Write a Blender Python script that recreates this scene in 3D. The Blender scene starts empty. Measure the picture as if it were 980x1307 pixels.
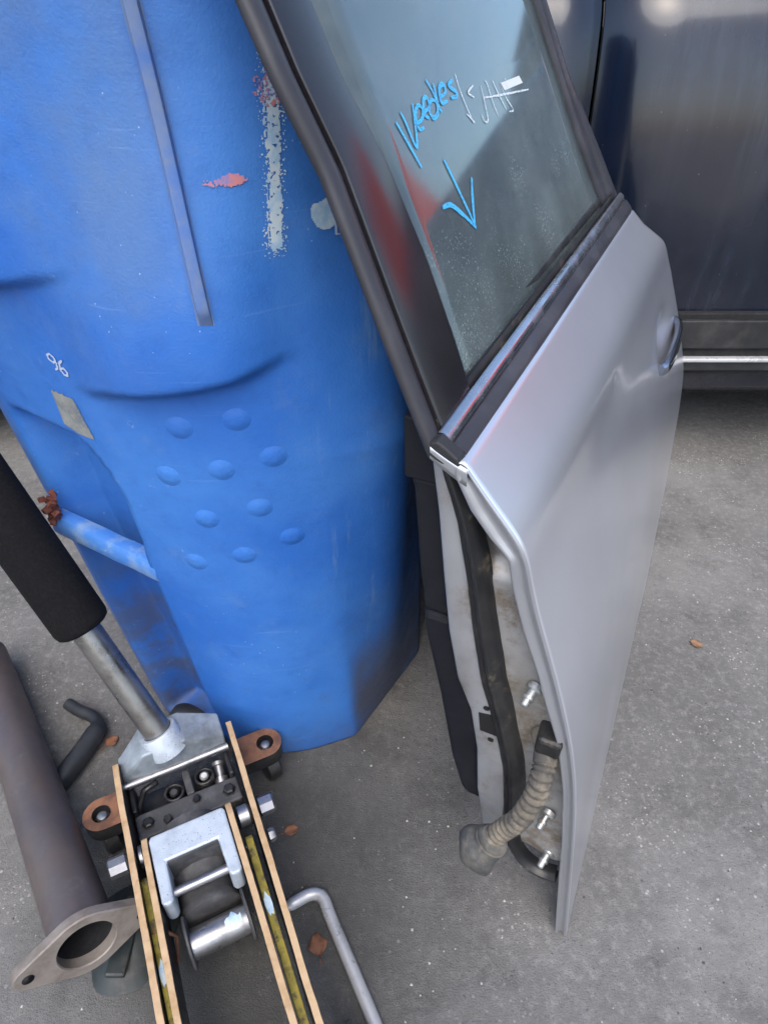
import bpy, bmesh, math, random
import numpy as np
from mathutils import Vector, Matrix, noise as mnoise
R = math.radians
SC = bpy.context.scene
random.seed(7)

# ------------------------------------------------------------------ camera, sky, sun, exposure
cam_d = bpy.data.cameras.new("camera"); cam = bpy.data.objects.new("camera", cam_d)
SC.collection.objects.link(cam); SC.camera = cam
cam.location = (0, 0, .92); cam.rotation_euler = (R(90 - 38.8), 0, 0)
cam_d.sensor_fit = 'VERTICAL'; cam_d.sensor_height = 24.0; cam_d.lens = 852 / 1307 * 24
cam_d.shift_y = 18.5 / 1307
cam_d.clip_start = .02; cam_d.clip_end = 500

SUN_EL, SUN_AZ = R(58), R(182)          # azimuth clockwise from +Y
world = bpy.data.worlds.new("World"); SC.world = world; world.use_nodes = True
wn = world.node_tree.nodes; wl = world.node_tree.links
sky = wn.new('ShaderNodeTexSky'); sky.sky_type = 'NISHITA'; sky.sun_disc = False
sky.sun_elevation = SUN_EL; sky.sun_rotation = SUN_AZ
sky.air_density = 1.0; sky.dust_density = 3.0; sky.ozone_density = 1.0
wl.new(sky.outputs[0], wn['Background'].inputs[0]); wn['Background'].inputs[1].default_value = .15
sun_d = bpy.data.lights.new("sun", 'SUN'); sun = bpy.data.objects.new("sun", sun_d); SC.collection.objects.link(sun)
sun_d.energy = 1.0; sun_d.angle = R(55); sun_d.color = (1, .975, .94)
sd = Vector((math.sin(SUN_AZ) * math.cos(SUN_EL), math.cos(SUN_AZ) * math.cos(SUN_EL), math.sin(SUN_EL)))
sun.rotation_euler = sd.to_track_quat('Z', 'Y').to_euler()
SC.view_settings.view_transform = 'Standard'; SC.view_settings.look = 'None'
SC.view_settings.gamma = 1; SC.view_settings.exposure = 0.95
SC.render.engine = 'CYCLES'; SC.cycles.use_denoising = True
SC.cycles.max_bounces = 5; SC.cycles.diffuse_bounces = 3; SC.cycles.transparent_max_bounces = 8
SC.cycles.use_adaptive_sampling = True; SC.cycles.adaptive_threshold = .025; SC.cycles.adaptive_min_samples = 16
SC.cycles.caustics_reflective = False; SC.cycles.caustics_refractive = False

# ------------------------------------------------------------------ materials
def srgb(r, g, b):
    f = lambda c: (c / 255 / 12.92) if c / 255 <= .04045 else ((c / 255 + .055) / 1.055) ** 2.4
    return (f(r), f(g), f(b))
class NT:
    def __init__(s, name):
        s.m = bpy.data.materials.new(name); s.m.use_nodes = True
        s.t = s.m.node_tree; s.n = s.t.nodes; s.l = s.t.links; s.b = s.n['Principled BSDF']
        s.tc = s.n.new('ShaderNodeTexCoord'); s.co = s.tc.outputs['Object']
    def set(s, **k):
        for a, v in k.items():
            i = s.b.inputs[a.replace('_', ' ')]
            if hasattr(v, 'node'): s.l.new(v, i)
            else: i.default_value = v
    def vec(s, scale=(1, 1, 1), loc=(0, 0, 0), rot=(0, 0, 0)):
        q = s.n.new('ShaderNodeMapping'); s.l.new(s.co, q.inputs[0])
        q.inputs['Scale'].default_value = scale; q.inputs['Location'].default_value = loc; q.inputs['Rotation'].default_value = rot
        return q.outputs[0]
    def noise(s, scale, detail=4, rough=.6, vec=None, dist=0):
        q = s.n.new('ShaderNodeTexNoise'); s.l.new(vec or s.co, q.inputs['Vector'])
        q.inputs['Scale'].default_value = scale; q.inputs['Detail'].default_value = detail
        q.inputs['Roughness'].default_value = rough; q.inputs['Distortion'].default_value = dist
        return q.outputs['Fac']
    def voro(s, scale, vec=None, feature='F1', out='Distance', rnd=1):
        q = s.n.new('ShaderNodeTexVoronoi'); s.l.new(vec or s.co, q.inputs['Vector']); q.feature = feature
        q.inputs['Scale'].default_value = scale; q.inputs['Randomness'].default_value = rnd
        return q.outputs[out]
    def ramp(s, fac, lo, hi, a=0., b=1.):
        q = s.n.new('ShaderNodeMapRange'); q.interpolation_type = 'SMOOTHSTEP'; s.l.new(fac, q.inputs[0])
        q.inputs[1].default_value = lo; q.inputs[2].default_value = hi; q.inputs[3].default_value = a; q.inputs[4].default_value = b
        return q.outputs[0]
    def math(s, op, a, b=0.):
        q = s.n.new('ShaderNodeMath'); q.operation = op
        for i, v in enumerate((a, b)):
            if hasattr(v, 'node'): s.l.new(v, q.inputs[i])
            else: q.inputs[i].default_value = v
        return q.outputs[0]
    def mix(s, fac, a, b):
        q = s.n.new('ShaderNodeMix'); q.data_type = 'RGBA'
        for i, v in ((0, fac), (6, a), (7, b)):
            if hasattr(v, 'node'): s.l.new(v, q.inputs[i])
            else: q.inputs[i].default_value = v if i == 0 else (*v, 1)
        return q.outputs[2]
    def sep(s):
        q = s.n.new('ShaderNodeSeparateXYZ'); s.l.new(s.co, q.inputs[0]); return q.outputs
    def bump(s, h, strength=.3, dist=.002):
        q = s.n.new('ShaderNodeBump'); s.l.new(h, q.inputs['Height'])
        q.inputs['Strength'].default_value = strength; q.inputs['Distance'].default_value = dist
        s.l.new(q.outputs[0], s.b.inputs['Normal'])
def simple(name, col, rough=.5, metal=0., col2=None, scale=30, lo=.45, hi=.7, bump=0., bscale=200, rvar=.12, coat=0, spec=.5, dirt=None, ior=0):
    """one colour worn by noise towards col2, optional dust/dirt colour in patches"""
    k = NT(name); c = col
    f = k.noise(scale, 6, .65)
    if col2: c = k.mix(k.ramp(f, lo, hi), col, col2)
    if dirt:
        dc, ds, dlo, dhi = dirt
        c = k.mix(k.ramp(k.noise(ds, 8, .7), dlo, dhi), c if hasattr(c, 'node') else col, dc)
    if hasattr(c, 'node'): k.set(Base_Color=c)
    else: k.set(Base_Color=(*c, 1))
    k.set(Roughness=k.ramp(k.noise(scale * 1.7, 5), .3, .7, max(.02, rough - rvar), min(1, rough + rvar)), Metallic=metal)
    k.set(Coat_Weight=coat); k.b.inputs['Specular IOR Level'].default_value = spec
    if bump: k.bump(k.noise(bscale, 5, .6), bump, .001)
    if ior: k.set(Coat_IOR=ior)
    return k.m

MAT = {}
# ground: worn grey concrete / asphalt with pale grit and an oily patch
k = NT('ground_concrete')
c = k.mix(k.ramp(k.noise(2.3, 6, .6), .35, .68), (.15, .147, .14), (.245, .24, .23))
c = k.mix(k.ramp(k.noise(11, 7, .65), .45, .78), c, (.115, .112, .107))
c = k.mix(k.ramp(k.noise(75, 8, .8), .46, .72), c, (.30, .295, .28))
c = k.mix(k.ramp(k.noise(240, 5, .75), .55, .72), c, (.055, .055, .053))
sp = k.math('MULTIPLY', k.ramp(k.voro(130), .26, .12), k.ramp(k.noise(9, 4, .6), .50, .66))
c = k.mix(k.math('MULTIPLY', sp, .8), c, (.5, .49, .46))
sp2 = k.math('MULTIPLY', k.ramp(k.voro(48), .13, .05), k.ramp(k.noise(5, 3, .6), .45, .6))
c = k.mix(k.math('MULTIPLY', sp2, .8), c, (.55, .53, .5))
q = k.n.new('ShaderNodeVectorMath'); q.operation = 'DISTANCE'; k.l.new(k.vec((1, .9, 1)), q.inputs[0]); q.inputs[1].default_value = (-.17, .36, 0)
dd = k.math('ADD', q.outputs['Value'], k.math('MULTIPLY', k.noise(7, 6, .65), .26))
oil = k.ramp(dd, .56, .24)
c = k.mix(k.math('MULTIPLY', oil, .74), c, (.03, .03, .029))
k.set(Base_Color=c, Roughness=k.ramp(oil, 0, 1, .93, .6))
hb = k.math('ADD', k.math('MULTIPLY', k.noise(420, 4, .7), .6), k.noise(35, 5, .6))
k.bump(hb, .8, .005); MAT['ground'] = k.m

# bin: faded blue polyethylene, scuffed, dirty low down
k = NT('bin_blue_plastic'); X, Y, Z = k.sep(); X = k.math('ADD', X, -.19)      # object origin stands at x = -.19
c = k.mix(k.ramp(k.noise(4, 5, .55), .35, .7), srgb(42, 103, 188), srgb(64, 124, 200))
fade = k.math('MULTIPLY', k.ramp(k.noise(5.5, 6, .6), .36, .62), k.ramp(Z, .52, .85))
fade = k.math('MULTIPLY', fade, k.ramp(X, -.10, -.2))
c = k.mix(k.math('MULTIPLY', fade, .7), c, srgb(90, 116, 152))
mot = k.math('MULTIPLY', k.ramp(k.noise(34, 8, .75), .46, .7), .22)
c = k.mix(mot, c, srgb(36, 80, 150))
c = k.mix(k.math('MULTIPLY', k.ramp(k.noise(15, 9, .8), .52, .72), .14), c, srgb(130, 146, 165))
streak = k.ramp(k.noise(1, 6, .65, k.vec((55, 55, 3.2))), .56, .74)
streak = k.math('MULTIPLY', streak, k.math('MULTIPLY', k.ramp(X, -.08, -.04), k.ramp(Z, .12, .32)))
c = k.mix(k.math('MULTIPLY', streak, .55), c, srgb(130, 160, 190))
dirt = k.math('MULTIPLY', k.ramp(k.noise(9, 8, .7), .36, .62), k.ramp(Z, .10, .0))
dirt = k.math('MAXIMUM', k.math('MULTIPLY', dirt, .35), k.math('MULTIPLY', k.ramp(k.noise(26, 8, .75), .55, .72), k.ramp(Z, .5, .1, 0, .3)))
dirt2 = k.math('MULTIPLY', k.math('MULTIPLY', k.ramp(X, -.055, -.035), k.ramp(Z, .34, .06)), k.ramp(k.noise(7, 7, .65), .25, .6))
dirt = k.math('MAXIMUM', dirt, k.math('MULTIPLY', dirt2, .85))
dirt3 = k.math('MULTIPLY', k.math('MULTIPLY', k.ramp(X, -.27, -.3), k.ramp(Z, .42, .15)), k.ramp(k.noise(16, 8, .7), .35, .6))
dirt = k.math('MAXIMUM', dirt, k.math('MULTIPLY', dirt3, .7))
c = k.mix(dirt, c, (.085, .08, .08))
scf = k.math('MULTIPLY', k.ramp(k.noise(55, 8, .8), .60, .68), k.math('MULTIPLY', k.ramp(k.noise(8, 4), .48, .6), k.ramp(X, -.18, -.25)))
c = k.mix(k.math('MULTIPLY', scf, .6), c, srgb(170, 190, 215))
scr = k.math('MULTIPLY', k.ramp(k.noise(1, 3, .5, k.vec((9, 9, 240), rot=(0, .5, .2))), .66, .72), k.ramp(k.noise(6, 3), .42, .6))
c = k.mix(k.math('MULTIPLY', scr, .12), c, srgb(150, 180, 220))
spk = k.math('MULTIPLY', k.ramp(k.voro(110), .10, .04), k.ramp(k.noise(6, 4), .52, .62))
c = k.mix(k.math('MULTIPLY', spk, .8), c, srgb(190, 205, 225))
k.set(Base_Color=c, Roughness=k.ramp(k.noise(13, 5), .3, .7, .42, .65))
k.b.inputs['Specular IOR Level'].default_value = .45
k.bump(k.math('ADD', k.noise(420, 3, .6), k.math('MULTIPLY', k.noise(22, 4), 2.5)), .2, .002); MAT['bin'] = k.m

MAT['catch'] = simple('scuffed_blue_bar', srgb(70, 126, 200), .5, 0, srgb(118, 150, 192), 30, .45, .65, bump=.2, bscale=90, dirt=(srgb(170, 176, 176), 70, .62, .72))
MAT['rib'] = simple('scuffed_grey_blue_rib', srgb(104, 124, 160), .6, 0, srgb(74, 112, 178), 25, .4, .65, bump=.1)
# silver car paint
def paint(name, col, rough, dustcol, dust, flake=True, metal=.75, coat=.7, coat_r=.08):
    k = NT(name)
    c = k.mix(k.ramp(k.noise(3, 5), .35, .7), col, tuple(x * .9 for x in col))
    d = k.math('MULTIPLY', k.ramp(k.noise(5, 4, .5), .3, .8), dust)
    c = k.mix(d, c, dustcol)
    k.set(Base_Color=c, Metallic=metal, Roughness=rough, Coat_Weight=coat, Coat_Roughness=coat_r + .06)
    return k.m
MAT['silver'] = paint('silver_door_paint', (.76, .79, .87), .29, (.60, .60, .64), .3)
MAT['silver_in'] = simple('silver_inner_metal', (.44, .45, .47), .42, .55, (.34, .34, .35), 14, dirt=((.26, .22, .17), 22, .5, .72))
MAT['hinge'] = simple('dusty_hinge_metal', (.36, .355, .35), .5, .35, (.27, .255, .23), 12, bump=.1, dirt=((.19, .155, .115), 26, .44, .66))
MAT['hem'] = paint('hem_silver', (.50, .52, .56), .34, (.36, .35, .34), .45)
MAT['gloss_black'] = simple('gloss_black_applique', (.012, .011, .014), .19, 0, (.020, .018, .023), 8, rvar=.04, coat=0, spec=.75, dirt=((.09, .085, .09), 30, .62, .85))
MAT['rubber'] = simple('black_rubber', (.020, .021, .024), .55, 0, (.045, .045, .048), 25, bump=.15, bscale=150)
MAT['handle'] = simple('blue_tinted_chrome', (.36, .40, .48), .12, 1, (.28, .31, .38), 12, rvar=.05)
MAT['rubber_dusty'] = simple('dusty_rubber', (.013, .0135, .015), .45, 0, (.032, .031, .03), 14, bump=.25, bscale=90, dirt=((.17, .14, .10), 26, .56, .78))
MAT['frame_grey'] = simple('satin_grey_black_frame', (.030, .030, .037), .40, 0, (.055, .054, .062), 9, bump=.05)
MAT['trim'] = simple('charcoal_plastic_trim', (.009, .010, .014), .62, 0, (.015, .016, .021), 12, bump=.12, bscale=500, spec=.25)
MAT['dark_hole'] = simple('dark_opening', (.006, .006, .007), .8)
MAT['chrome'] = simple('chrome', (.62, .63, .66), .12, 1, (.5, .5, .52), 12, rvar=.06)
MAT['dull_chrome'] = simple('dull_belt_metal', (.72, .72, .75), .22, 1, (.6, .6, .62), 16, dirt=((.3, .3, .3), 30, .62, .85))
MAT['zinc'] = simple('zinc_bolt', (.55, .57, .57), .42, .8, (.36, .35, .32), 60, dirt=((.2, .17, .12), 80, .5, .7))
MAT['boot'] = simple('dusty_bellows_rubber', (.07, .065, .058), .8, 0, (.15, .13, .10), 45, .40, .64, bump=.3, bscale=160, dirt=((.24, .205, .155), 38, .50, .72))
MAT['grommet'] = simple('dusty_grommet_rubber', (.06, .062, .062), .7, 0, (.14, .13, .11), 40, .4, .65, bump=.3, bscale=120, dirt=((.27, .22, .16), 35, .55, .75))
MAT['jack_edge'] = simple('bare_tan_steel_edge', srgb(190, 162, 126), .6, .05, srgb(168, 136, 98), 40, .4, .7, bump=.15, bscale=300, dirt=((.20, .125, .07), 60, .60, .76))
MAT['jack_black'] = simple('oily_black_steel', (.018, .018, .02), .4, 0, (.045, .042, .04), 35, bump=.3, bscale=120)
MAT['jack_block'] = simple('dusty_dark_casting', (.055, .056, .06), .65, 0, (.10, .10, .105), 45, bump=.4, bscale=160, dirt=((.15, .13, .11), 50, .6, .8))
MAT['yellow'] = simple('yellow_zinc_link', srgb(158, 142, 58), .5, .3, srgb(112, 100, 44), 35, .4, .7, dirt=((.07, .06, .045), 60, .48, .66))
MAT['hammer'] = None
k = NT('speckled_silver_paint')
c = k.mix(k.ramp(k.noise(30, 5), .4, .7), srgb(186, 196, 206), srgb(160, 170, 180))
c = k.mix(k.math('MULTIPLY', k.ramp(k.voro(330), .22, .12), k.ramp(k.noise(40, 4), .48, .56)), c, (.03, .03, .035))
k.set(Base_Color=c, Roughness=.42, Metallic=.15); k.bump(k.noise(300, 4), .35, .001); MAT['hammer'] = k.m
MAT['yoke'] = simple('grey_cast_yoke', srgb(150, 160, 168), .4, .25, srgb(112, 118, 124), 22, .4, .7, bump=.15, bscale=200, dirt=((.07, .065, .06), 60, .62, .8))
MAT['steel'] = simple('bare_steel', (.36, .36, .37), .36, .9, (.22, .22, .22), 40, dirt=((.12, .10, .08), 60, .6, .8))
MAT['rod'] = simple('pale_zinc_rod', (.50, .51, .53), .36, .35, (.38, .39, .41), 30, dirt=((.2, .19, .17), 60, .6, .8))
MAT['tube'] = simple('dull_handle_tube', (.30, .295, .285), .34, .85, (.20, .19, .175), 22, dirt=((.14, .11, .08), 28, .52, .8))
MAT['foam'] = simple('black_foam', (.006, .006, .007), .95, 0, (.010, .010, .011), 200, bump=.2, bscale=700, spec=.2)
MAT['rust'] = simple('brown_rusty_casting', srgb(136, 96, 72), .7, .1, srgb(96, 66, 52), 40, .4, .65, bump=.4, bscale=220, dirt=((.05, .04, .035), 50, .6, .8))
MAT['rust_red'] = simple('red_rust', srgb(112, 62, 48), .85, 0, srgb(70, 40, 34), 120, bump=.6, bscale=250)
MAT['pipe'] = simple('heat_stained_exhaust_steel', (.165, .135, .125), .48, .55, (.11, .10, .115), 9, .35, .7, bump=.15, bscale=140, dirt=((.23, .20, .18), 18, .5, .8))
MAT['flange'] = simple('grey_brown_flange_steel', (.27, .24, .215), .6, .3, (.17, .145, .125), 25, .4, .7, bump=.35, bscale=150, dirt=((.10, .07, .05), 50, .6, .8))
MAT['soot'] = simple('sooty_bore', (.010, .010, .012), .85, 0, (.022, .022, .026), 40)
MAT['bar_black'] = simple('matte_black_bar', (.020, .023, .027), .5, 0, (.035, .038, .042), 30, bump=.15)
MAT['green_grey'] = simple('green_grey_plastic', srgb(50, 57, 57), .5, 0, srgb(28, 33, 35), 14, .4, .7, dirt=((.07, .065, .06), 30, .5, .75))
MAT['leaf'] = simple('dry_leaf', srgb(128, 86, 62), .75, 0, srgb(84, 56, 42), 80)
MAT['leaf_tan'] = simple('pale_dry_leaf', srgb(140, 108, 82), .75, 0, srgb(100, 74, 56), 80)
MAT['grit'] = simple('pale_grit', (.42, .41, .38), .85, 0, (.6, .58, .53), 3)
MAT['grit_dark'] = simple('dark_grit', (.10, .095, .09), .9, 0, (.05, .05, .05), 3)
MAT['van'] = None
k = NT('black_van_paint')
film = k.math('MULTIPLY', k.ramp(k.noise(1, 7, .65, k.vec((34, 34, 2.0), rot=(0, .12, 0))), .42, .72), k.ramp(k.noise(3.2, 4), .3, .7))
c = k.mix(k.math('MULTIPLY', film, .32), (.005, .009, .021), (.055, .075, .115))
c = k.mix(k.math('MULTIPLY', k.ramp(k.noise(3.5, 3, .45), .40, .66), .22), c, (.105, .098, .098))  # reflected surroundings painted into the colour as broad brownish blotches
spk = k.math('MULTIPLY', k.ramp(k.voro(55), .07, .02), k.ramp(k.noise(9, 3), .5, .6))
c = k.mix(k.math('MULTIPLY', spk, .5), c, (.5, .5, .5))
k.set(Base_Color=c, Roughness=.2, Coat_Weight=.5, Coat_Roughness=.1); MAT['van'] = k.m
MAT['van_trim'] = simple('grey_dusty_cladding', (.018, .019, .021), .55, 0, (.034, .034, .035), 6, dirt=((.055, .054, .052), 12, .5, .8))
MAT['strip_white'] = simple('pale_bright_strip', (.62, .62, .62), .3, .3, (.5, .5, .5), 10)
MAT['under'] = simple('black_underbody', (.012, .012, .013), .8)
MAT['tyre'] = simple('tyre_rubber', (.02, .02, .02), .8, 0, (.035, .035, .035), 20, bump=.3)
MAT['van_glass'] = simple('dark_window_glass', (.008, .009, .011), .06)
MAT['added_cabin_red'] = simple('added_red_cabin_paint', srgb(255, 70, 58), .45, 0, srgb(250, 52, 46), 4, coat=.5)  # red of the added cabin, kept bright for its reflection
MAT['pm_white'] = simple('white_spray_paint', srgb(196, 212, 220), .7, 0, srgb(158, 192, 220), 60, .45, .65)
MAT['pm_pink'] = simple('salmon_paint_smear', srgb(196, 128, 132), .7, 0, srgb(112, 128, 190), 90, .42, .66)
MAT['pm_text'] = simple('faded_white_print', srgb(176, 190, 214), .6)
MAT['sticker'] = simple('worn_grey_sticker', srgb(146, 148, 142), .7, 0, srgb(104, 112, 122), 45, .4, .65, dirt=((.30, .29, .24), 90, .5, .7))
MAT['marker_blue'] = simple('sky_blue_paint_marker', srgb(70, 178, 236), .55)
MAT['marker_white'] = simple('white_paint_marker', srgb(214, 226, 234), .6)
for nm_, lo_ in (('marker_blue', .30), ('marker_white', .36)):
    m_ = MAT[nm_]; t_ = m_.node_tree; out_ = t_.nodes['Material Output']; bs_ = t_.nodes['Principled BSDF']
    tcx = t_.nodes.new('ShaderNodeTexCoord'); mp_ = t_.nodes.new('ShaderNodeMapping'); mp_.inputs['Scale'].default_value = (260, 260, 900)
    nx_ = t_.nodes.new('ShaderNodeTexNoise'); nx_.inputs['Scale'].default_value = 1; nx_.inputs['Detail'].default_value = 3
    mr_ = t_.nodes.new('ShaderNodeMapRange'); mr_.inputs[1].default_value = lo_; mr_.inputs[2].default_value = lo_ + .2; mr_.inputs[3].default_value = .35; mr_.inputs[4].default_value = 1
    t_.links.new(tcx.outputs['Object'], mp_.inputs[0]); t_.links.new(mp_.outputs[0], nx_.inputs['Vector']); t_.links.new(nx_.outputs['Fac'], mr_.inputs[0]); t_.links.new(mr_.outputs[0], bs_.inputs['Alpha'])
MAT['paper'] = simple('white_paper_label', srgb(206, 214, 216), .7)
# door glass: thin tinted pane with dust film
k = NT('dusty_tinted_glass'); k.n.remove(k.b)
tr = k.n.new('ShaderNodeBsdfTransparent'); tr.inputs[0].default_value = (.42, .50, .50, 1)
gl = k.n.new('ShaderNodeBsdfGlossy'); gl.inputs['Color'].default_value = (.82, .93, .97, 1); gl.inputs['Roughness'].default_value = .07
fr = k.n.new('ShaderNodeFresnel'); fr.inputs['IOR'].default_value = 1.52
m1 = k.n.new('ShaderNodeMixShader'); k.l.new(k.math('MINIMUM', k.math('MULTIPLY', fr.outputs[0], 2.1), .8), m1.inputs[0]); k.l.new(tr.outputs[0], m1.inputs[1]); k.l.new(gl.outputs[0], m1.inputs[2])
df = k.n.new('ShaderNodeBsdfDiffuse'); df.inputs[0].default_value = (.30, .37, .385, 1)
XX = k.sep()
band = k.ramp(k.math('ADD', XX[2], k.math('MULTIPLY', k.noise(3, 4), .06)), .84, .78)
dots = k.math('MULTIPLY', k.ramp(k.noise(420, 3, .6), .56, .70), k.ramp(k.noise(9, 4), .38, .6))
film = k.math('ADD', k.math('MULTIPLY', k.ramp(k.noise(7, 7, .7), .3, .75), .20), .12)
dust = k.math('ADD', film, k.math('MULTIPLY', k.math('MULTIPLY', dots, band), .42))
m2 = k.n.new('ShaderNodeMixShader'); k.l.new(dust, m2.inputs[0]); k.l.new(m1.outputs[0], m2.inputs[1]); k.l.new(df.outputs[0], m2.inputs[2])
k.l.new(m2.outputs[0], k.n['Material Output'].inputs[0]); MAT['glass'] = k.m

# ------------------------------------------------------------------ mesh helpers
COL = SC.collection
def mk(name, V, Fc, mats, parent=None, smooth=True, idx=None, bevel=0, auto=None):
    me = bpy.data.meshes.new(name); me.from_pydata([tuple(map(float, v)) for v in V], [], [tuple(f) for f in Fc])
    for m in (mats if isinstance(mats, (list, tuple)) else [mats]): me.materials.append(MAT[m])
    if idx: me.polygons.foreach_set('material_index', idx)
    bm = bmesh.new(); bm.from_mesh(me); bmesh.ops.recalc_face_normals(bm, faces=bm.faces[:]); bm.to_mesh(me); bm.free()
    me.polygons.foreach_set('use_smooth', [bool(smooth)] * len(me.polygons))
    if auto:
        me.set_sharp_from_angle(angle=R(auto))
    me.update()
    o = bpy.data.objects.new(name, me); COL.objects.link(o)
    if parent: o.parent = parent
    if bevel:
        b = o.modifiers.new('bevel', 'BEVEL'); b.width = bevel; b.segments = 2; b.limit_method = 'ANGLE'; b.angle_limit = R(40)
        if smooth: b.harden_normals = False
    return o
class MB:
    def __init__(s): s.V = []; s.F = []
    def add(s, V, Fc):
        n = len(s.V); s.V += [tuple(v) for v in V]; s.F += [tuple(i + n for i in f) for f in Fc]; return s
    def box(s, x0, x1, y0, y1, z0, z1):
        V = [(x, y, z) for x in (x0, x1) for y in (y0, y1) for z in (z0, z1)]
        return s.add(V, [(0, 1, 3, 2), (4, 6, 7, 5), (0, 4, 5, 1), (2, 3, 7, 6), (0, 2, 6, 4), (1, 5, 7, 3)])
    def tube(s, P, r, seg=16, caps=True):
        P = [Vector(p) for p in P]; n = len(P); rr = r if isinstance(r, (list, tuple)) else [r] * n
        V = []; Fc = []; prev = None
        for i, p in enumerate(P):
            t = (P[min(i + 1, n - 1)] - P[max(i - 1, 0)]).normalized()
            if prev is None:
                a = t.cross(Vector((0, 0, 1)));
                if a.length < .05: a = t.cross(Vector((1, 0, 0)))
            else: a = prev - t * prev.dot(t)
            a.normalize(); prev = a; b = t.cross(a)
            for j in range(seg):
                w = 2 * math.pi * j / seg; V.append(p + (a * math.cos(w) + b * math.sin(w)) * rr[i])
        for i in range(n - 1):
            for j in range(seg):
                Fc.append((i * seg + j, i * seg + (j + 1) % seg, (i + 1) * seg + (j + 1) % seg, (i + 1) * seg + j))
        if caps: Fc.append(tuple(range(seg))); Fc.append(tuple((n - 1) * seg + j for j in range(seg)))
        return s.add(V, Fc)
    def lathe(s, o, ax, prof, seg=24):
        """prof = (distance along axis, radius)"""
        ax = Vector(ax).normalized(); o = Vector(o)
        P = [o + ax * d for d, r in prof]; a = ax.cross(Vector((0, 0, 1)))
        if a.length < .05: a = ax.cross(Vector((1, 0, 0)))
        a.normalize(); b = ax.cross(a); V = []; Fc = []; n = len(prof)
        for p, (d, r) in zip(P, prof):
            for j in range(seg):
                w = 2 * math.pi * (j + .5) / seg; V.append(p + (a * math.cos(w) + b * math.sin(w)) * max(r, 1e-5))
        for i in range(n - 1):
            for j in range(seg): Fc.append((i * seg + j, i * seg + (j + 1) % seg, (i + 1) * seg + (j + 1) % seg, (i + 1) * seg + j))
        Fc.append(tuple(range(seg))); Fc.append(tuple((n - 1) * seg + j for j in range(seg)))
        return s.add(V, Fc)
    def prism(s, A, B):
        """two matching closed loops"""
        n = len(A); Fc = [tuple(range(n)), tuple(range(n, 2 * n))] + [(i, (i + 1) % n, n + (i + 1) % n, n + i) for i in range(n)]
        return s.add(list(A) + list(B), Fc)
    def grid(s, rows):
        n = len(rows[0]); V = [p for r in rows for p in r]
        return s.add(V, [(i * n + j, i * n + j + 1, (i + 1) * n + j + 1, (i + 1) * n + j) for i in range(len(rows) - 1) for j in range(n - 1)])
    def build(s, name, mat, parent=None, **k): return mk(name, s.V, s.F, mat, parent, **k)
def thing(name, label, cat, loc=(0, 0, 0), rz=0, group=None):
    o = bpy.data.objects.new(name, None); COL.objects.link(o); o.location = loc; o.rotation_euler = (0, 0, rz)
    o.empty_display_size = .05
    return tag(o, label, cat, group)
def tag(o, label=None, cat=None, group=None, kind=None):
    if label: o['label'] = label
    if cat: o['category'] = cat
    if group: o['group'] = group
    if kind: o['kind'] = kind
    return o
def lin(tab, x):
    """piecewise linear, tab sorted by key either way"""
    t = sorted(tab); return float(np.interp(x, [a for a, b in t], [b for a, b in t]))
def sst(a, b, x):
    t = min(1, max(0, (x - a) / (b - a))); return t * t * (3 - 2 * t)
def catmull(P, m=8):
    P = [np.array(p, float) for p in P]; out = []
    Q = [2 * P[0] - P[1]] + P + [2 * P[-1] - P[-2]]
    for i in range(1, len(Q) - 2):
        for t in np.linspace(0, 1, m, endpoint=False):
            a, b, c, d = Q[i - 1:i + 3]
            out.append(.5 * (2 * b + (c - a) * t + (2 * a - 5 * b + 4 * c - d) * t * t + (3 * b - a - 3 * c + d) * t ** 3))
    out.append(P[-1]); return [tuple(p) for p in out]

# ------------------------------------------------------------------ ground
g = MB(); g.grid([[(-60, y, 0), (60, y, 0)] for y in (-60, 60)])
ground = g.build('ground', 'ground', smooth=False); tag(ground, 'worn grey concrete yard surface with grit and an oily patch', kind='structure')

# ------------------------------------------------------------------ black van behind
VY = 1.40
def shell_panel(par, name, x0, x1, prof, ybase, sgn, mat, ox, oy, n=14):
    q = MB(); P = catmull(prof, 5)
    q.grid([[(x0 + (x1 - x0) * i / n - ox, ybase + sgn * d - oy, z) for z, d in P] for i in range(n + 1)])
    o = q.build(name, mat, par); m_ = o.modifiers.new('solid', 'SOLIDIFY'); m_.thickness = .012; m_.offset = -1; return o
def wheels(par, ox, oy, spots, r=.32):
    for wx, wy, sgn in spots:
        c0 = (wx - ox, wy - oy, r)
        w = MB().lathe(c0, (0, sgn, 0), [(0, r * .6), (.0, r * .68), (.015, r * .94), (.04, r), (.18, r), (.2, r * .94), (.2, r * .6)], 40).build('wheel', 'tyre', par)
        MB().lathe((c0[0], c0[1] + sgn * .012, c0[2]), (0, sgn, 0), [(.0, .05), (.002, .07), (.02, r * .58), (.03, r * .64), (.1, r * .64)], 30).build('rim', 'steel', w)
CX0, CY0 = .0, 2.25
car = thing('parked_car', 'black dusty parked car just behind the silver door', 'car', (CX0, CY0, 0))
cprof = [(.185, .030), (.25, .008), (.30, .004), (.40, .0), (.55, -.013), (.70, -.011), (.82, .002), (.895, .022), (.935, .060), (.95, .13)]
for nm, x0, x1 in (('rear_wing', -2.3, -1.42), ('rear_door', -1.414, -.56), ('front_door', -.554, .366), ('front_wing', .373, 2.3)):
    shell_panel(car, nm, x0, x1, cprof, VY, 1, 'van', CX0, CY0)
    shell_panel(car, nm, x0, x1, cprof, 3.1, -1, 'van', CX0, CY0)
MB().prism([(-2.3, -.80, .20), (2.3, -.80, .20), (2.3, .80, .20), (-2.3, .80, .20)], [(-2.28, -.74, .94), (2.2, -.74, .90), (2.2, .74, .90), (-2.28, .74, .94)]).build('body', 'van', car, smooth=False, bevel=.05)
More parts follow.
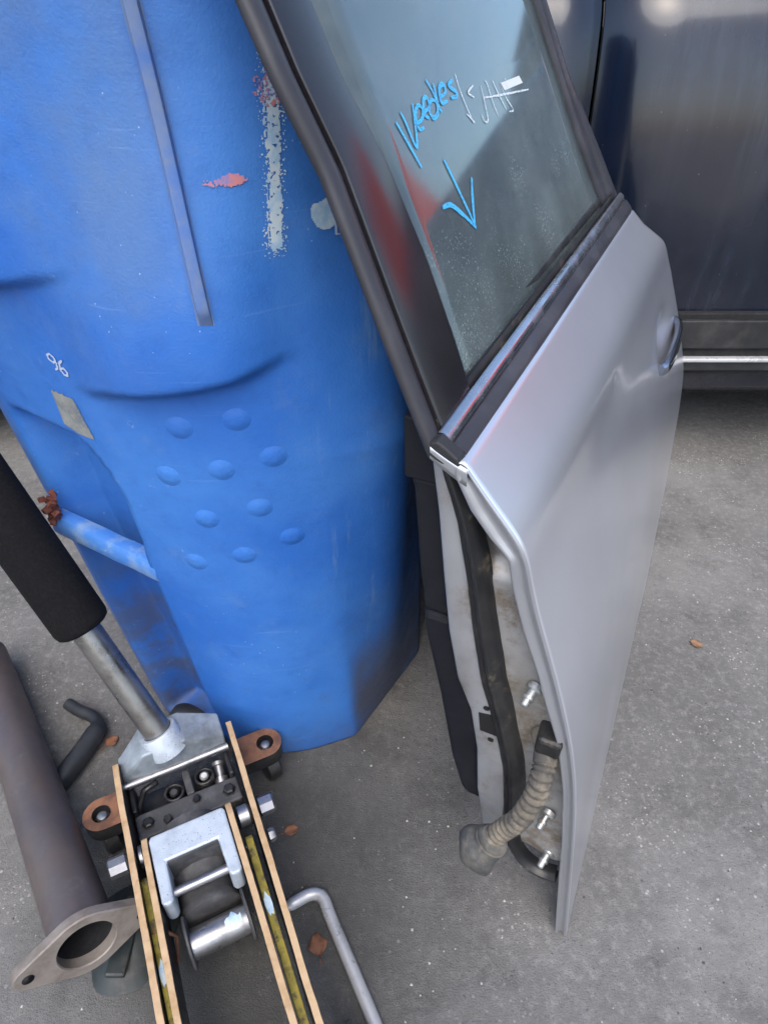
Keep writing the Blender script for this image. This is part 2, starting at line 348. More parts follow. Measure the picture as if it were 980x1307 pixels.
MB().prism([(-1.75, -.73, .94), (.80, -.73, .94), (.80, .73, .94), (-1.75, .73, .94)], [(-1.05, -.52, 1.40), (-.05, -.52, 1.40), (-.05, .52, 1.40), (-1.05, .52, 1.40)]).build('roof', 'van', car, smooth=False, bevel=.05)
for x0, x1, a0, a1 in ((-.02, .62, -.1, -.02), (-1.0, -.08, -.72, -.18)):
    A = [(x0, -.742, .99), (x1, -.742, .99), (a1, -.575, 1.34), (a0, -.575, 1.34)]
    MB().prism(A, [(x, y - .006, z + .002) for x, y, z in A]).build('window', 'van_glass', car, smooth=False)
for nm, z0, z1, d0, m in (('sill_cladding', .309, .372, -.022, 'van_trim'), ('bright_strip', .279, .288, -.027, 'strip_white'), ('lower_cladding', .256, .2785, -.020, 'van_trim'), ('cladding_backing', .245, .385, -.012, 'under')):
    q = MB(); q.box(-.9, 1.08, VY + d0 - CY0, VY + .02 - CY0, z0, z1); q.build(nm, m, car, smooth=False, bevel=.003)
q = MB(); q.box(-2.1, 2.1, -.76, .78, .15, .24); q.build('underbody', 'under', car, smooth=False)
wheels(car, CX0, CY0, [(1.48, VY - .005, 1), (-1.35, VY - .005, 1), (1.48, 3.105, -1), (-1.35, 3.105, -1)])
# unseen red cabin, added to give the red reflection in pillar and glass
RX, RY = 5.05, 4.66
rv = thing('added_red_cabin', 'unseen red cabin added for the red reflection in the door pillar', 'cabin', (RX, RY, 0), R(129))
q = MB(); q.box(-1.25, .32, -.52, .52, .12, 2.30); q.build('added_cabin_wall', 'added_cabin_red', rv, smooth=False, bevel=.03)
q = MB(); q.box(-.80, -.08, -.545, -.51, .16, 2.02); dr = q.build('added_cabin_door', 'added_cabin_red', rv, smooth=False, bevel=.01)
q = MB(); q.box(-.19, -.13, -.57, -.54, 1.0, 1.12); q.build('handle', 'under', dr, smooth=False, bevel=.005)  # handle on the added cabin's door
for i in range(6):
    q = MB(); q.box(-.72, -.16, -.555, -.544, 1.72 + i * .04, 1.74 + i * .04); q.build('added_cabin_louvre', 'under', dr, smooth=False)
MB().prism([(-1.29, -.56, 2.28), (.36, -.56, 2.28), (.36, .56, 2.28), (-1.29, .56, 2.28)], [(-1.15, -.40, 2.45), (.22, -.40, 2.45), (.22, .40, 2.45), (-1.15, .40, 2.45)]).build('roof', 'added_cabin_red', rv, smooth=False, bevel=.03)  # roof of the added cabin
q = MB(); q.box(-1.29, .36, -.56, .56, .0, .12); q.build('added_cabin_skid_base', 'under', rv, smooth=False, bevel=.01)

# ------------------------------------------------------------------ blue recycling bin
BX, BY = -.19, .84
bin_ = thing('recycling_bin', 'scuffed blue plastic recycling bin behind the jack and door', 'bin', (BX, BY, 0))
SEC = [  # (x,y) at z = 0, .55, .98 and corner rounding at those heights
    ((-.20, 1.12), (-.20, 1.15), (-.20, 1.17), .05, .05, .05, 4),
    ((.02, 1.08), (.04, 1.11), (.02, 1.13), .05, .05, .06, 4),
    ((.07, .97), (.07, .98), (.04, .98), .05, .05, .06, 4),
    ((.063, .79), (.045, .772), (-.005, .735), .012, .02, .03, 20),
    ((.009, .703), (.030, .602), (-.030, .622), .02, .045, .045, 14),
    ((-.045, .616), (-.072, .570), (-.060, .558), .009, .014, .04, 22),
    ((-.12, .588), (-.125, .553), (-.12, .535), .03, .03, .03, 18),
    ((-.19, .583), (-.195, .548), (-.19, .527), .03, .035, .035, 24),
    ((-.245, .605), (-.285, .577), (-.30, .552), .015, .03, .04, 44),
    ((-.355, .662), (-.425, .672), (-.43, .63), .012, .02, .03, 8),
    ((-.385, .70), (-.465, .71), (-.49, .68), .02, .03, .04, 5),
    ((-.42, 1.00), (-.48, 1.02), (-.52, 1.04), .05, .05, .05, 4),
    ((-.38, 1.08), (-.43, 1.10), (-.46, 1.12), .04, .05, .05, 4)]
def bin_row(z):
    f = lambda a, b, c: float(np.interp(z, (0, .55, .98), (a, b, c)))
    P = [np.array((f(s[0][0], s[1][0], s[2][0]), f(s[0][1], s[1][1], s[2][1]))) for s in SEC]
    rr = [f(s[3], s[4], s[5]) for s in SEC]; n = len(P); out = []
    for i in range(n):
        p, a, c = P[i], P[i - 1], P[(i + 1) % n]
        la, lc = np.linalg.norm(a - p), np.linalg.norm(c - p)
        r1, r2 = min(rr[i], la * .48), min(rr[i], lc * .48)
        A = p + (a - p) / la * r1; C = p + (c - p) / lc * r2
        for t in np.linspace(0, 1, 9): out.append((1 - t) ** 2 * A + 2 * t * (1 - t) * p + t * t * C)
        rn = min(rr[(i + 1) % n], lc * .48); D = c + (p - c) / lc * rn
        m = SEC[i][6]
        for t in np.linspace(0, 1, m + 2)[1:-1]: out.append(C + (D - C) * t)
    return np.array(out)
def bin_disp(x, z):
    """outward displacement of the front: overhanging bulge, left ledge, catch-bar recess"""
    zl = lin([(-.27, .630), (-.25, .635), (-.20, .643), (-.17, .648), (-.13, .656), (-.09, .670)], x)
    win = sst(-.305, -.205, x) * sst(-.07, -.15, x)
    d = .024 * win * sst(zl - .015, zl + .003, z) * (1 - sst(zl + .01, zl + .24, z))
    zl2 = .742 + (x + .26) * .3
    d += .016 * sst(-.238, -.34, x) * sst(zl2 - .008, zl2 + .002, z) * (1 - sst(zl2, zl2 + .2, z))
    xr = lin([(0, -.250), (.2, -.268), (.38, -.282), (.48, -.284), (.52, -.293), (.55, -.31), (.6, -.34)], z)
    xl = lin([(0, -.348), (.2, -.378), (.4, -.409), (.6, -.42)], z)
    rec = sst(xr + .004, xr - .007, x) * sst(xl - .008, xl + .02, x) * sst(.562, .535, z) * sst(.0, .02, z)
    return d - .052 * rec
ZR = list(np.linspace(0, .98, 260))
ROWS = []
for z in ZR:
    r = bin_row(z); n = len(r); t = np.roll(r, -1, 0) - np.roll(r, 1, 0)
    nr = np.stack([t[:, 1], -t[:, 0]], 1); nr /= np.linalg.norm(nr, axis=1)[:, None] + 1e-9
    cen = r.mean(0)
    nr *= np.sign(((r - cen) * nr).sum(1))[:, None]
    d = np.array([bin_disp(p[0], z) if p[1] < .70 and (nn[1] < -.2 or nn[0] < -.2) else 0. for p, nn in zip(r, nr)])
    ROWS.append(r + nr * d[:, None])
ROWS = np.array(ROWS); NB = ROWS.shape[1]
V = [(p[0] - BX, p[1] - BY, z) for r, z in zip(ROWS, ZR) for p in r]
Fc = [(i * NB + j, i * NB + (j + 1) % NB, (i + 1) * NB + (j + 1) % NB, (i + 1) * NB + j) for i in range(len(ZR) - 1) for j in range(NB)]
Fc.append(tuple(range(NB)))
mk('body', V, Fc, 'bin', bin_)
def bin_front(X, z):
    """point on the camera-side wall of the bin at world X and height z, with its outward normal"""
    i = min(max(z / ZR[1], 0), len(ZR) - 1.001); a = int(i); f = i - a
    row = ROWS[a] * (1 - f) + ROWS[a + 1] * f
    best = None
    for j in range(NB):
        p, q = row[j], row[(j + 1) % NB]
        if (p[0] - X) * (q[0] - X) <= 0 and abs(p[0] - q[0]) > 1e-9:
            t = (X - p[0]) / (q[0] - p[0]); y = p[1] + t * (q[1] - p[1])
            if best is None or y < best: best = y
    return best
def bin_pt(X, z, off=0):
    e = .004; y = bin_front(X, z); yx = (bin_front(X + e, z) - bin_front(X - e, z)) / (2 * e); yz = (bin_front(X, z + e) - bin_front(X, z - e)) / (2 * e)
    n = Vector((yx, -1, yz)).normalized(); return Vector((X - BX, y - BY, z)) + n * off
def bin_patch(name, mat, x0, x1, z0, z1, step, test, off=.0008, label=None):
    nx, nz = int((x1 - x0) / step) + 1, int((z1 - z0) / step) + 1; ids = {}; V = []; Fc = []
    def vid(i, j):
        if (i, j) not in ids: ids[(i, j)] = len(V); V.append(bin_pt(x0 + i * step, z0 + j * step, off))
        return ids[(i, j)]
    for i in range(nx):
        for j in range(nz):
            if test(x0 + (i + .5) * step, z0 + (j + .5) * step): Fc.append((vid(i, j), vid(i + 1, j), vid(i + 1, j + 1), vid(i, j + 1)))
    o = mk(name, V, Fc, mat, bin_)
    if label: o['label'] = label
    return o
nz3 = lambda x, z, s, o=0: mnoise.noise((x * s + o, z * s, o * 1.7))
# vertical white spray mark
def t_line(x, z):
    xc = lin([(.76, -.0865), (.95, -.0735)], z); w = .0048 + .0015 * nz3(x, z, 40) ; u = (x - xc)
    if z < .757 + .006 * nz3(x, z, 200): return False
    return abs(u) < w + .0016 * nz3(x, z, 320) and not (-.0022 < u - w * -.45 < -.0006 + .0012 * nz3(x, z, 60, 3) and nz3(x, z, 90, 5) > -.25) and nz3(x, z, 500, 2) > -.42
bin_patch('white_spray_mark', 'pm_white', -.10, -.06, .75, .935, .0006, t_line, label='vertical white spray line')
def t_halo(x, z):
    xc = lin([(.76, -.0865), (.95, -.0735)], z); u = abs(x - xc) / .0095
    return z > .752 and u < 1 and nz3(x, z, 700, 6) > .12 + .35 * u + .2 * nz3(x, z, 60, 8)
bin_patch('white_overspray', 'pm_white', -.102, -.058, .748, .935, .0006, t_halo, off=.0006, label='fine white overspray around the spray line')
def t_pink(x, z):
    u, w = (x + .111) / .009, (z - .8115) / .0046; tail = (x + .124) / .008, (z - .810) / .0024
    return (u * u + w * w < 1 + .8 * nz3(x, z, 160) + .7 * nz3(x, z, 420, 2)) or (tail[0] ** 2 + tail[1] ** 2 < 1 + 1.0 * nz3(x, z, 220) and nz3(x, z, 500, 4) > -.1)
bin_patch('pink_paint_smear', 'pm_pink', -.14, -.095, .80, .82, .0008, t_pink, label='salmon pink paint smear')
bin_patch('pink_overspray', 'pm_pink', -.10, -.055, .845, .885, .0008, lambda x, z: ((x + .079) / .012) ** 2 + ((z - .868) / .012) ** 2 < 1 + .6 * nz3(x, z, 120) and nz3(x, z, 600, 1) > .08, off=.0011, label='faint pink overspray over the white line')
bin_patch('white_paint_blot', 'pm_white', -.07, -.02, .755, .80, .0009, lambda x, z: ((x + .046) / .013) ** 2 + ((z - .780) / .011) ** 2 < 1 + .5 * nz3(x, z, 110), label='round pale paint blot')
def strokes(lines, w):
    def t(x, z):
        for L in lines:
            for (ax, az), (bx, bz) in zip(L[:-1], L[1:]):
                vx, vz = bx - ax, bz - az; tt = min(1, max(0, ((x - ax) * vx + (z - az) * vz) / (vx * vx + vz * vz)))
                if (x - ax - tt * vx) ** 2 + (z - az - tt * vz) ** 2 < w * w: return True
        return False
    return t
def glyphs(ox, oz, s, shear, seqs): return [[(ox + (x + shear * z) * s, oz + z * s) for x, z in L] for L in seqs]
NINE = [(.55, .6), (.3, .45), (.05, .6), (.05, .85), (.3, 1), (.55, .85), (.55, .5), (.45, .15), (.25, 0)]
SIX = [(.5, 1), (.2, .75), (.05, .3), (.2, .02), (.45, .05), (.55, .3), (.4, .5), (.1, .4)]
bin_patch('printed_number', 'pm_text', -.325, -.285, .630, .670, .0006, strokes(glyphs(-.3135, .640, .016, -.15, [NINE]) + glyphs(-.3035, .6365, .016, -.15, [SIX]), .0011), label='faded white 96 print')
LA = [[(0, 1), (0, 0), (.45, 0)]]; AA = [[(.7, 0), (.95, 1), (1.2, 0)], [(.8, .35), (1.1, .35)]]; ONE = [[(.1, .75), (.3, 1), (.3, 0)]]; PAR = [[(1.0, .9), (.8, .8), (.75, .4), (.8, .1), (1.0, 0)]]
bin_patch('printed_letters', 'pm_text', -.05, -.005, .745, .775, .0006, strokes(glyphs(-.040, .7625, .0085, 0, LA + AA) + glyphs(-.034, .750, .0085, 0, ONE + PAR), .0007), off=.0012, label='small faded white print')
def t_st(x, z): return -.330 < x < lin([(.565, -.292), (.612, -.302)], z) and .562 - (x + .30) * .25 < z < .6105 + .001 * nz3(x, z, 300)
bin_patch('sticker', 'sticker', -.36, -.28, .565, .625, .0015, t_st, label='worn grey rectangular sticker')
# upright rib
q = MB(); rows = []
for z in np.linspace(.708, .975, 60):
    xc = lin([(.708, -.143), (.98, -.163)], z); h = .0075 * sst(.706, .722, z); w = .0048
    rows.append([tuple(bin_pt(xc + a * w, z, o)) for a, o in ((-1.5, .0002), (-1.2, h * .12), (-1, h * .85), (-.8, h), (.6, h), (.85, h * .9), (1.0, h * .12), (1.2, .0002))])
q.grid(rows).build('upright_rib', 'rib', bin_, auto=35)
# grip bumps
bump_xy = [(-.193, .598), (-.138, .606), (-.217, .538), (-.161, .549), (-.109, .560), (-.187, .484), (-.130, .497), (-.212, .416), (-.155, .430), (-.101, .450)]
for X0, Z0 in bump_xy:
    q = MB(); rr = .0145; m = 20; rings = 7; c0 = bin_pt(X0, Z0)
    V = []; Fc = []
    for i in range(rings):
        f = i / (rings - 1); h = .0024 * (math.cos(math.pi * f ** 1.6) * .5 + .5) - (.0004 if i == rings - 1 else 0) + .0001
        for j in range(m):
            a = 2 * math.pi * j / m; V.append(bin_pt(X0 + rr * f * math.cos(a), Z0 + rr * .92 * f * math.sin(a), h))
    for i in range(rings - 1):
        for j in range(m): Fc.append((i * m + j, i * m + (j + 1) % m, (i + 1) * m + (j + 1) % m, (i + 1) * m + j))
    mk('grip_bump', V, Fc, 'bin', bin_)
# catch bar across the recess
A = Vector((-.414 - BX, .668 - BY, .392)); B_ = Vector((-.268 - BX, .596 - BY, .374)); dv = (B_ - A).normalized(); ov = Vector((dv.y, -dv.x, 0)).normalized()
if ov.y > 0: ov = -ov
rows = []
for t in np.linspace(0, 1, 24):
    p = A + (B_ - A) * t; wob = .0012 * mnoise.noise((t * 6, 1, 2))
    rows.append([tuple(p + ov * a + Vector((0, 0, c + wob))) for a, c in ((-.012, .012), (.0, .016), (.007, .015), (.010, .010), (.011, -.008), (.008, -.014), (-.012, -.016))])
q = MB(); q.grid(rows); q.add(rows[-1], [tuple(range(7))]); cb = q.build('catch_bar', 'catch', bin_, auto=40)
q = MB()
for i in range(14):
    c0 = Vector((-.408 - BX + random.uniform(-.008, .006), .655 - BY + random.uniform(-.006, .006), .404 + i * .0028))
    w_ = random.uniform(.003, .0065); t_ = random.uniform(.002, .004); m_ = Matrix.Rotation(random.uniform(0, 3), 4, Vector((random.uniform(-1, 1), random.uniform(-1, 1), .6)).normalized())
    b_ = MB().box(-w_, w_, -t_, t_, -w_ * .8, w_ * .8)
    q.add([c0 + (m_ @ Vector(v)) * random.uniform(.7, 1.2) for v in b_.V], b_.F)
q.build('rusted_bracket', 'rust_red', bin_, smooth=False, )
# rim, lid, wheels
def loop(z, grow): r = bin_row(min(z, .98)); c = r.mean(0); return [(float(c[0] + (p[0] - c[0]) * grow - BX), float(c[1] + (p[1] - c[1]) * grow - BY), z) for p in r]
MB().prism(loop(.965, 1.035), loop(1.0, 1.045)).build('rim', 'bin', bin_, auto=40)
q = MB(); L0, L1, L2 = loop(1.002, 1.06), loop(1.03, 1.05), loop(1.06, .8); n = len(L0)
q.add(L0 + L1 + L2, [tuple(range(n)), tuple(range(2 * n, 3 * n))] + [(k0 * n + i, k0 * n + (i + 1) % n, (k0 + 1) * n + (i + 1) % n, (k0 + 1) * n + i) for k0 in (0, 1) for i in range(n)])
q.build('lid', 'bin', bin_, auto=40)
for wx in (-.30, .31):
    w = MB().lathe((wx - .025, .30, .11), (1, 0, 0), [(0, .03), (0, .09), (.01, .108), (.04, .108), (.05, .09), (.05, .03)], 28).build('wheel', 'tyre', bin_)

# ------------------------------------------------------------------ silver car door
A_ = R(24.8); DO = (.22671, .32862, 0)
door = thing('car_door', 'silver car door standing upright, leaning on the blue bin', 'car door', DO, R(90) - A_)
D = lambda u, n, z: (u, -n, z)
E1 = [(.648, -.182), (.625, -.163), (.589, -.131), (.555, -.122), (.514, -.108), (.466, -.09), (.446, -.082), (.40, -.0645), (.349, -.0505), (.302, -.041), (.226, -.030), (.144, -.019), (.0, .0)]
E2 = [(.637, -.192), (.61, -.178), (.589, -.161), (.572, -.143), (.545, -.137), (.503, -.123), (.455, -.103), (.42, -.091), (.371, -.072), (.301, -.055), (.204, -.040), (.137, -.032), (.0, -.014)]
WO = [(.644, -.194), (.604, -.178), (.553, -.162), (.494, -.149), (.417, -.131), (.365, -.116), (.295, -.097), (.224, -.088), (.135, -.088)]
WI = [(.636, -.208), (.592, -.193), (.537, -.181), (.474, -.17), (.405, -.155), (.341, -.134), (.28, -.119), (.207, -.110), (.12, -.10)]
MI = [(.648, -.217), (.633, -.215), (.589, -.208), (.523, -.2), (.457, -.191), (.395, -.178), (.354, -.161), (.293, -.149), (.22, -.142), (.16, -.13), (.12, -.125)]
TI = [(.667, -.241), (.646, -.24), (.609, -.239), (.598, -.235), (.514, -.227), (.436, -.216), (.349, -.196), (.246, -.176), (.192, -.16), (.181, -.152)]
UE = [(.648, .79), (.63, .805), (.591, .872), (.53, .925), (.45, .952), (.40, .965), (.35, 1.0), (.30, 1.04), (.25, 1.06), (.2, 1.055), (.15, 1.01), (.10, .94), (.05, .84), (0, .72)]
zz = np.linspace(.648, 0, 240); nn = np.array([lin(E1, z) for z in zz])
def gsm(a, s):
    kx = np.arange(-60, 61); kk = np.exp(-.5 * (kx / s) ** 2); kk /= kk.sum()
    pad = np.concatenate([2 * a[0] - a[60:0:-1], a, 2 * a[-1] - a[-2:-62:-1]]); return np.convolve(pad, kk, 'valid')
n_soft = gsm(nn, 4.5); n_low = gsm(nn, 20)
wlow = np.array([1 - sst(.45, .565, z) for z in zz]); nn = n_soft * (1 - wlow) + n_low * wlow
nn[0] = -.182
ns = lambda z: float(np.interp(-z, -zz, nn))
rows = []
def skin_pt(u, z, n):
    e = ((u - .77) / .062) ** 2 + ((z - .470) / .030) ** 2
    d = -.017 * math.exp(-e)                                        # handle cup
    r = math.hypot(u - .377, z - .556); d += -.0005 * math.exp(-((r - .010) / .004) ** 2) * (1 if z > .552 else .2)   # small ding
    d += .002 * math.sin(math.pi * min(1, u / 1.0)) * sst(0, .15, z) * (1 - sst(.5, .56, z))   # gentle crown
    return D(u, n + d, z)
for z, n in zip(zz, nn):
    ue = lin(UE, z); rows.append([skin_pt(ue * t, z, n) for t in np.linspace(0, 1, 150)])
top = [[(p[0], p[1] + dy, p[2] + dz) for p in rows[0]] for dy, dz in ((.016, -.004), (.010, .0030), (.005, .0036), (.002, .0022))]
q = MB(); q.grid(top + rows); sk = q.build('outer_skin', 'silver', door)
s_ = sk.modifiers.new('solid', 'SOLIDIFY'); s_.thickness = .0012; s_.offset = -1
# rolled hem flange along the hinge edge
zs = list(np.linspace(.6475, .004, 150)); rows = []
for i, z in enumerate(zs):
    a = ns(z); b_ = lin(E2, z * .995)
    if z > .60: b_ = min(b_, a - .010)
    pr = [(0, .0), (.04, -.0016), (.12, -.0022), (.24, -.0008), (.36, .0016), (.5, .0022), (.64, .0008), (.76, -.0012), (.9, -.0022), (.97, -.0014), (1.0, .0010)]
    rows.append([D(u, a + (b_ - a) * f, z) for f, u in pr] + [D(.022, b_ + .001, z)])
q = MB(); q.grid(rows); q.build('hem_flange', 'hem', door)
# short flange under the belt line
rows = []
for f in np.linspace(0, 1, 10):
    n = -.182 - .030 * f; z = .6425 + .010 * f + .004 * f * f; w = .010 * (1 - .35 * f)
    rows.append([D(u, n, z + dz) for u, dz in ((.03, .004), (.0, .0045), (-.002, .0015), (-.0005, -w * .5), (-.002, -w * .9), (.012, -w))])
q = MB(); q.grid(rows); q.build('belt_flange', 'hem', door)
# recessed hinge panel
rows = []
for z in np.linspace(.643, .105, 110):
    a = lin(E2, z) + .004; b_ = min(lin(WI, z), a - .004); r = []
    for f in np.linspace(0, 1, 14):
        u = .019 + .014 * sst(.532, .548, z) + .05 * (1 - sst(.105, .150, z)) ** 2
        u -= .010 * math.exp(-((z - .345) / .035) ** 2) * sst(.0, .5, f) * 0 + .006 * math.exp(-(((z - .145) / .028) ** 2 + ((f - .22) / .3) ** 2))
        u += .004 * math.exp(-((z - .255) / .02) ** 2) + .0012 * mnoise.noise((f * 3, z * 30, 1))
        r.append(D(u, a + (b_ - a) * f, z))
    rows.append(r)
q = MB(); q.grid(rows); hp = q.build('hinge_panel', 'hinge', door)
# silver inner band with latch opening
rows = []
for z in np.linspace(.652, .150, 110):
    a = lin(WI, z) + .004; b_ = lin(MI, z); a = max(a, b_ + .004)
    rows.append([D(u, a + (b_ - a) * f, z) for f, u in ((0, .016), (.1, .0145), (.5, .0138), (.9, .0142), (.97, .0155), (1, .02), (1, .05))])
q = MB(); q.grid(rows); ib = q.build('inner_metal_band', 'silver_in', door)
def inband(nm, pts, u, mat, th=.0015):
    Aa = [D(u, n, z) for n, z in pts]; Bb = [D(u + th, n, z) for n, z in pts]; return MB().prism(Aa, Bb).build(nm, mat, ib, smooth=False)
inband('latch_opening', [(-.1515, .356), (-.1335, .359), (-.1300, .329), (-.1475, .329)], .0128, 'dark_hole')
for cn, cz in ((-.1445, .3665), (-.1355, .319)):
    inband('screw_hole', [(cn + .0032 * math.cos(a), cz + .0026 * math.sin(a)) for a in np.linspace(0, 2 * math.pi, 14, endpoint=False)], .0127, 'dark_hole')
# inner shell (closed body between skin and trim)
zc = list(np.linspace(.635, .125, 40)); poly = [(lin(E2, z) - .004, z) for z in zc] + [(lin(MI, z) + .003, z) for z in reversed(zc)]
MB().prism([D(.045, n, z) for n, z in poly], [D(.70, n, z) for n, z in poly]).build('inner_shell', 'silver_in', door, smooth=False)
# weatherstrip: band down the hinge side and under the panel
path = []
for z in np.linspace(.643, .21, 60):
    a, b_ = lin(WO, z), lin(WI, z); path.append((.5 * (a + b_), z, a - b_))
path += [(-.0975, .185, .021), (-.094, .160, .019), (-.088, .138, .017), (-.078, .121, .015), (-.064, .111, .013), (-.048, .108, .012), (-.033, .112, .011)]
P2 = catmull(path, 2); rows = []
for i, (n, z, w) in enumerate(P2):
    t = np.array(P2[min(i + 1, len(P2) - 1)][:2]) - np.array(P2[max(i - 1, 0)][:2]); t /= np.linalg.norm(t); pp = np.array((-t[1], t[0]))
    r = []
    for f in np.linspace(-1, 1, 15):
        h = .016 * (1 - f * f) ** .5 + .003 * math.exp(-((f - .15) / .18) ** 2) - .004 * math.exp(-((f + .35) / .15) ** 2)
        h += .0010 * mnoise.noise((f * 2, i * .25, 3)); o = pp * f * w * .5
        r.append(D(.021 - h, n + o[0], z + o[1]))
    rows.append(r)
q = MB(); q.grid(rows); q.build('weatherstrip', 'rubber_dusty', door)
# interior trim pieces
def trim(nm, z0, z1, grow, u0, inset=.0):
    zc = np.linspace(z0, z1, 26)
    poly = [(lin(TI, z) - grow, z) for z in zc] + [(lin(MI, z) + .001 - inset, z) for z in reversed(zc)]
    return MB().prism([D(u0, n, z) for n, z in poly], [D(.72, n, z) for n, z in poly]).build(nm, 'trim', door, smooth=False, bevel=.006)
trim('upper_trim_cap', .668, .612, .002, .020); trim('upper_trim_panel', .610, .462, .0, .026); trim('lower_trim_panel', .4605, .183, .002, .024)
# hinge studs
for n, z in ((-.104, .416), (-.062, .223), (-.049, .146)):
    ax = Vector(D(-1, -.30, -.42)); o = D(.016, n, z)
    b1 = MB().lathe(o, ax, [(-.004, .0085), (.001, .0085), (.0025, .007), (.003, .0042), (.009, .0042), (.0092, .0056), (.012, .0056), (.0125, .0040), (.018, .0038), (.0193, .0026)], 14)
    b1.build('hinge_stud', 'zinc', door, auto=35)
# wiring boot
bp = catmull([D(.022, -.084, .352), D(0, -.079, .346), D(-.015, -.077, .336), D(-.022, -.079, .303), D(-.026, -.087, .265), D(-.028, -.098, .240), D(-.030, -.109, .216)], 34)
bt = MB(); rad = []
for i in range(len(bp)):
    f = i / (len(bp) - 1); ph = f * 20
    rad.append(.0092 + (.0026 * (abs(math.sin(math.pi * ph)) ** 1.5) if .24 < f < .97 else .0022) + (.004 * (1 - sst(0, .14, f))))
bt.tube(bp, rad, 22); boot = bt.build('wiring_boot', 'boot', door)
gb = Vector(bp[-1]); ga = (Vector(D(-.030, -.128, .158)) - gb).normalized()
q = MB().lathe(gb - ga * .006, ga, [(0, .0105), (.004, .0135), (.010, .0140), (.0105, .0128), (.014, .0128), (.0145, .0150), (.020, .0155), (.024, .0200), (.032, .0240), (.046, .0245), (.052, .0215), (.054, .016), (.050, .0)], 26)
q.V = [tuple(Vector(v) + Vector((.25, 1, .3)) * .0075 * mnoise.noise((v[0] * 45, v[1] * 45, v[2] * 45))) for v in q.V]
q.build('grommet', 'grommet', boot, auto=50)
q = MB(); q.box(*[-.006, .022], .068, .092, .352, .375); q.V = [(v[0], v[1] + .003 * mnoise.noise((v[0] * 90, 4, v[2] * 90)), v[2]) for v in q.V]
q.build('boot_clip', 'rubber_dusty', boot, smooth=False, bevel=.004)

# window frame, applique, glass: plane n = -.215 - .477 (z - .665)
gn = lambda z: -.215 - .477 * (z - .665) + .05 * max(0, z - .70) * max(0, .95 - z)
GN = Vector((0, -1, .477)).normalized()          # outward in local axes (y = -n)
def gp(u, z, off=0.): p = Vector(D(u, gn(z), z)); return p + GN * off
ZG = list(np.linspace(.652, 1.06, 40))
FL = [(.652, 0.), (.74, .003), (.83, .008), (.88, .0), (.98, -.002), (1.06, .02)]
AR = [(.652, .086), (.70, .093), (.761, .095), (.828, .087), (.876, .07), (.95, .066), (1.06, .07)]
rows = []
for z in ZG:
    u0 = lin(FL, z)
    rows.append([tuple(gp(u0 + du, z, o)) for du, o in ((.017, -.012), (.006, -.009), (.0005, -.006), (-.001, -.003), (.0005, .0005), (.004, .0025), (.010, .0030), (.0145, .0020), (.0165, -.003), (.0165, -.012))])
q = MB(); q.grid(rows); q.build('pillar_edge_strip', 'frame_grey', door)
rows = []
for z in ZG:
    u0 = lin(FL, z) + .0215; u1 = lin(AR, z)
    rows.append([tuple(gp(u0 + (u1 - u0) * f, z, o)) for f, o in ((0, -.010), (0, .0012), (.015, .0027), (.04, .0030), (.5, .0031), (.96, .0030), (.985, .0027), (1, .0012), (1, -.012))])
q = MB(); q.grid(rows); q.build('pillar_applique', 'gloss_black', door)
rows = []
for z in ZG:
    u0 = lin(FL, z) + .042; u1 = lin(AR, z) + .006
    rows.append([tuple(gp(u, z, o)) for u, o in ((u0, -.024), (u0 - .028, -.007), (u1, -.007), (u1, -.026), (u0, -.024))])
q = MB(); q.grid(rows); q.build('pillar_frame', 'rubber', door, smooth=False)
# glass
GR = [(.652, .715), (.674, .700), (.76, .660), (.833, .640), (.95, .605), (1.02, .55), (1.05, .48)]
FRR = [(.66, .795), (.675, .786), (.736, .745), (.801, .695), (.831, .672), (.95, .640), (1.03, .585), (1.075, .50)]
rows = [[tuple(gp(u0, z, -.005)) for u0 in np.linspace(.075, lin(GR, z) + .008, 12)] for z in np.linspace(.645, 1.045, 30)]
q = MB(); q.grid(rows); glass = q.build('window_glass', 'glass', door)
s_ = glass.modifiers.new('solid', 'SOLIDIFY'); s_.thickness = .004; s_.offset = -1
# rear frame and header
rows = []
for z in np.linspace(.660, 1.045, 50):
    a, b_ = lin(GR, z), max(lin(FRR, z), lin(GR, z) + .03)
    rows.append([tuple(gp(u, z, o)) for u, o in ((a, -.028), (a, -.004), (a + .004, .0), (a + (b_ - a) * .42, .001), (a + (b_ - a) * .46, -.004), (a + (b_ - a) * .52, .002), (b_ - .004, .004), (b_, .0), (b_, -.03))])
q = MB(); q.grid(rows); q.build('rear_window_frame', 'frame_grey', door)
rows = []
for u in np.linspace(.02, .50, 30):
    rows.append([tuple(gp(u, z, o)) for z, o in ((1.03, -.03), (1.03, .0), (1.045, .003), (1.07, .003), (1.078, -.004), (1.078, -.03))])
q = MB(); q.grid(rows); q.build('header_frame', 'frame_grey', door)
# belt mouldings: rubber lip, dull bright strip, dark groove
def belt(nm, mat, sec, u0, u1, par=door):
    rows = []
    for u in np.linspace(u0, u1, 30):
        k_ = .012 * (u / .78); rows.append([D(u, n, z + k_ * (1 if n < -.195 else .6)) for n, z in sec])
    q = MB(); q.grid(rows); q.add(rows[0], [tuple(range(len(sec)))]).add(rows[-1], [tuple(range(len(sec)))]); return q.build(nm, mat, par, auto=50)
belt('belt_rubber_lip', 'rubber_dusty', [(-.222, .650), (-.2185, .667), (-.2165, .670), (-.2145, .6675), (-.2130, .650)], .020, .76)
belt('belt_bright_strip', 'dull_chrome', [(-.2130, .648), (-.2128, .661), (-.2110, .6650), (-.2075, .6655), (-.2030, .6625), (-.2010, .6580), (-.2008, .648)], .012, .775)
belt('belt_dark_moulding', 'frame_grey', [(-.2008, .645), (-.2006, .6555), (-.1980, .6570), (-.1900, .6540), (-.1868, .6495), (-.1866, .640)], .012, .775)
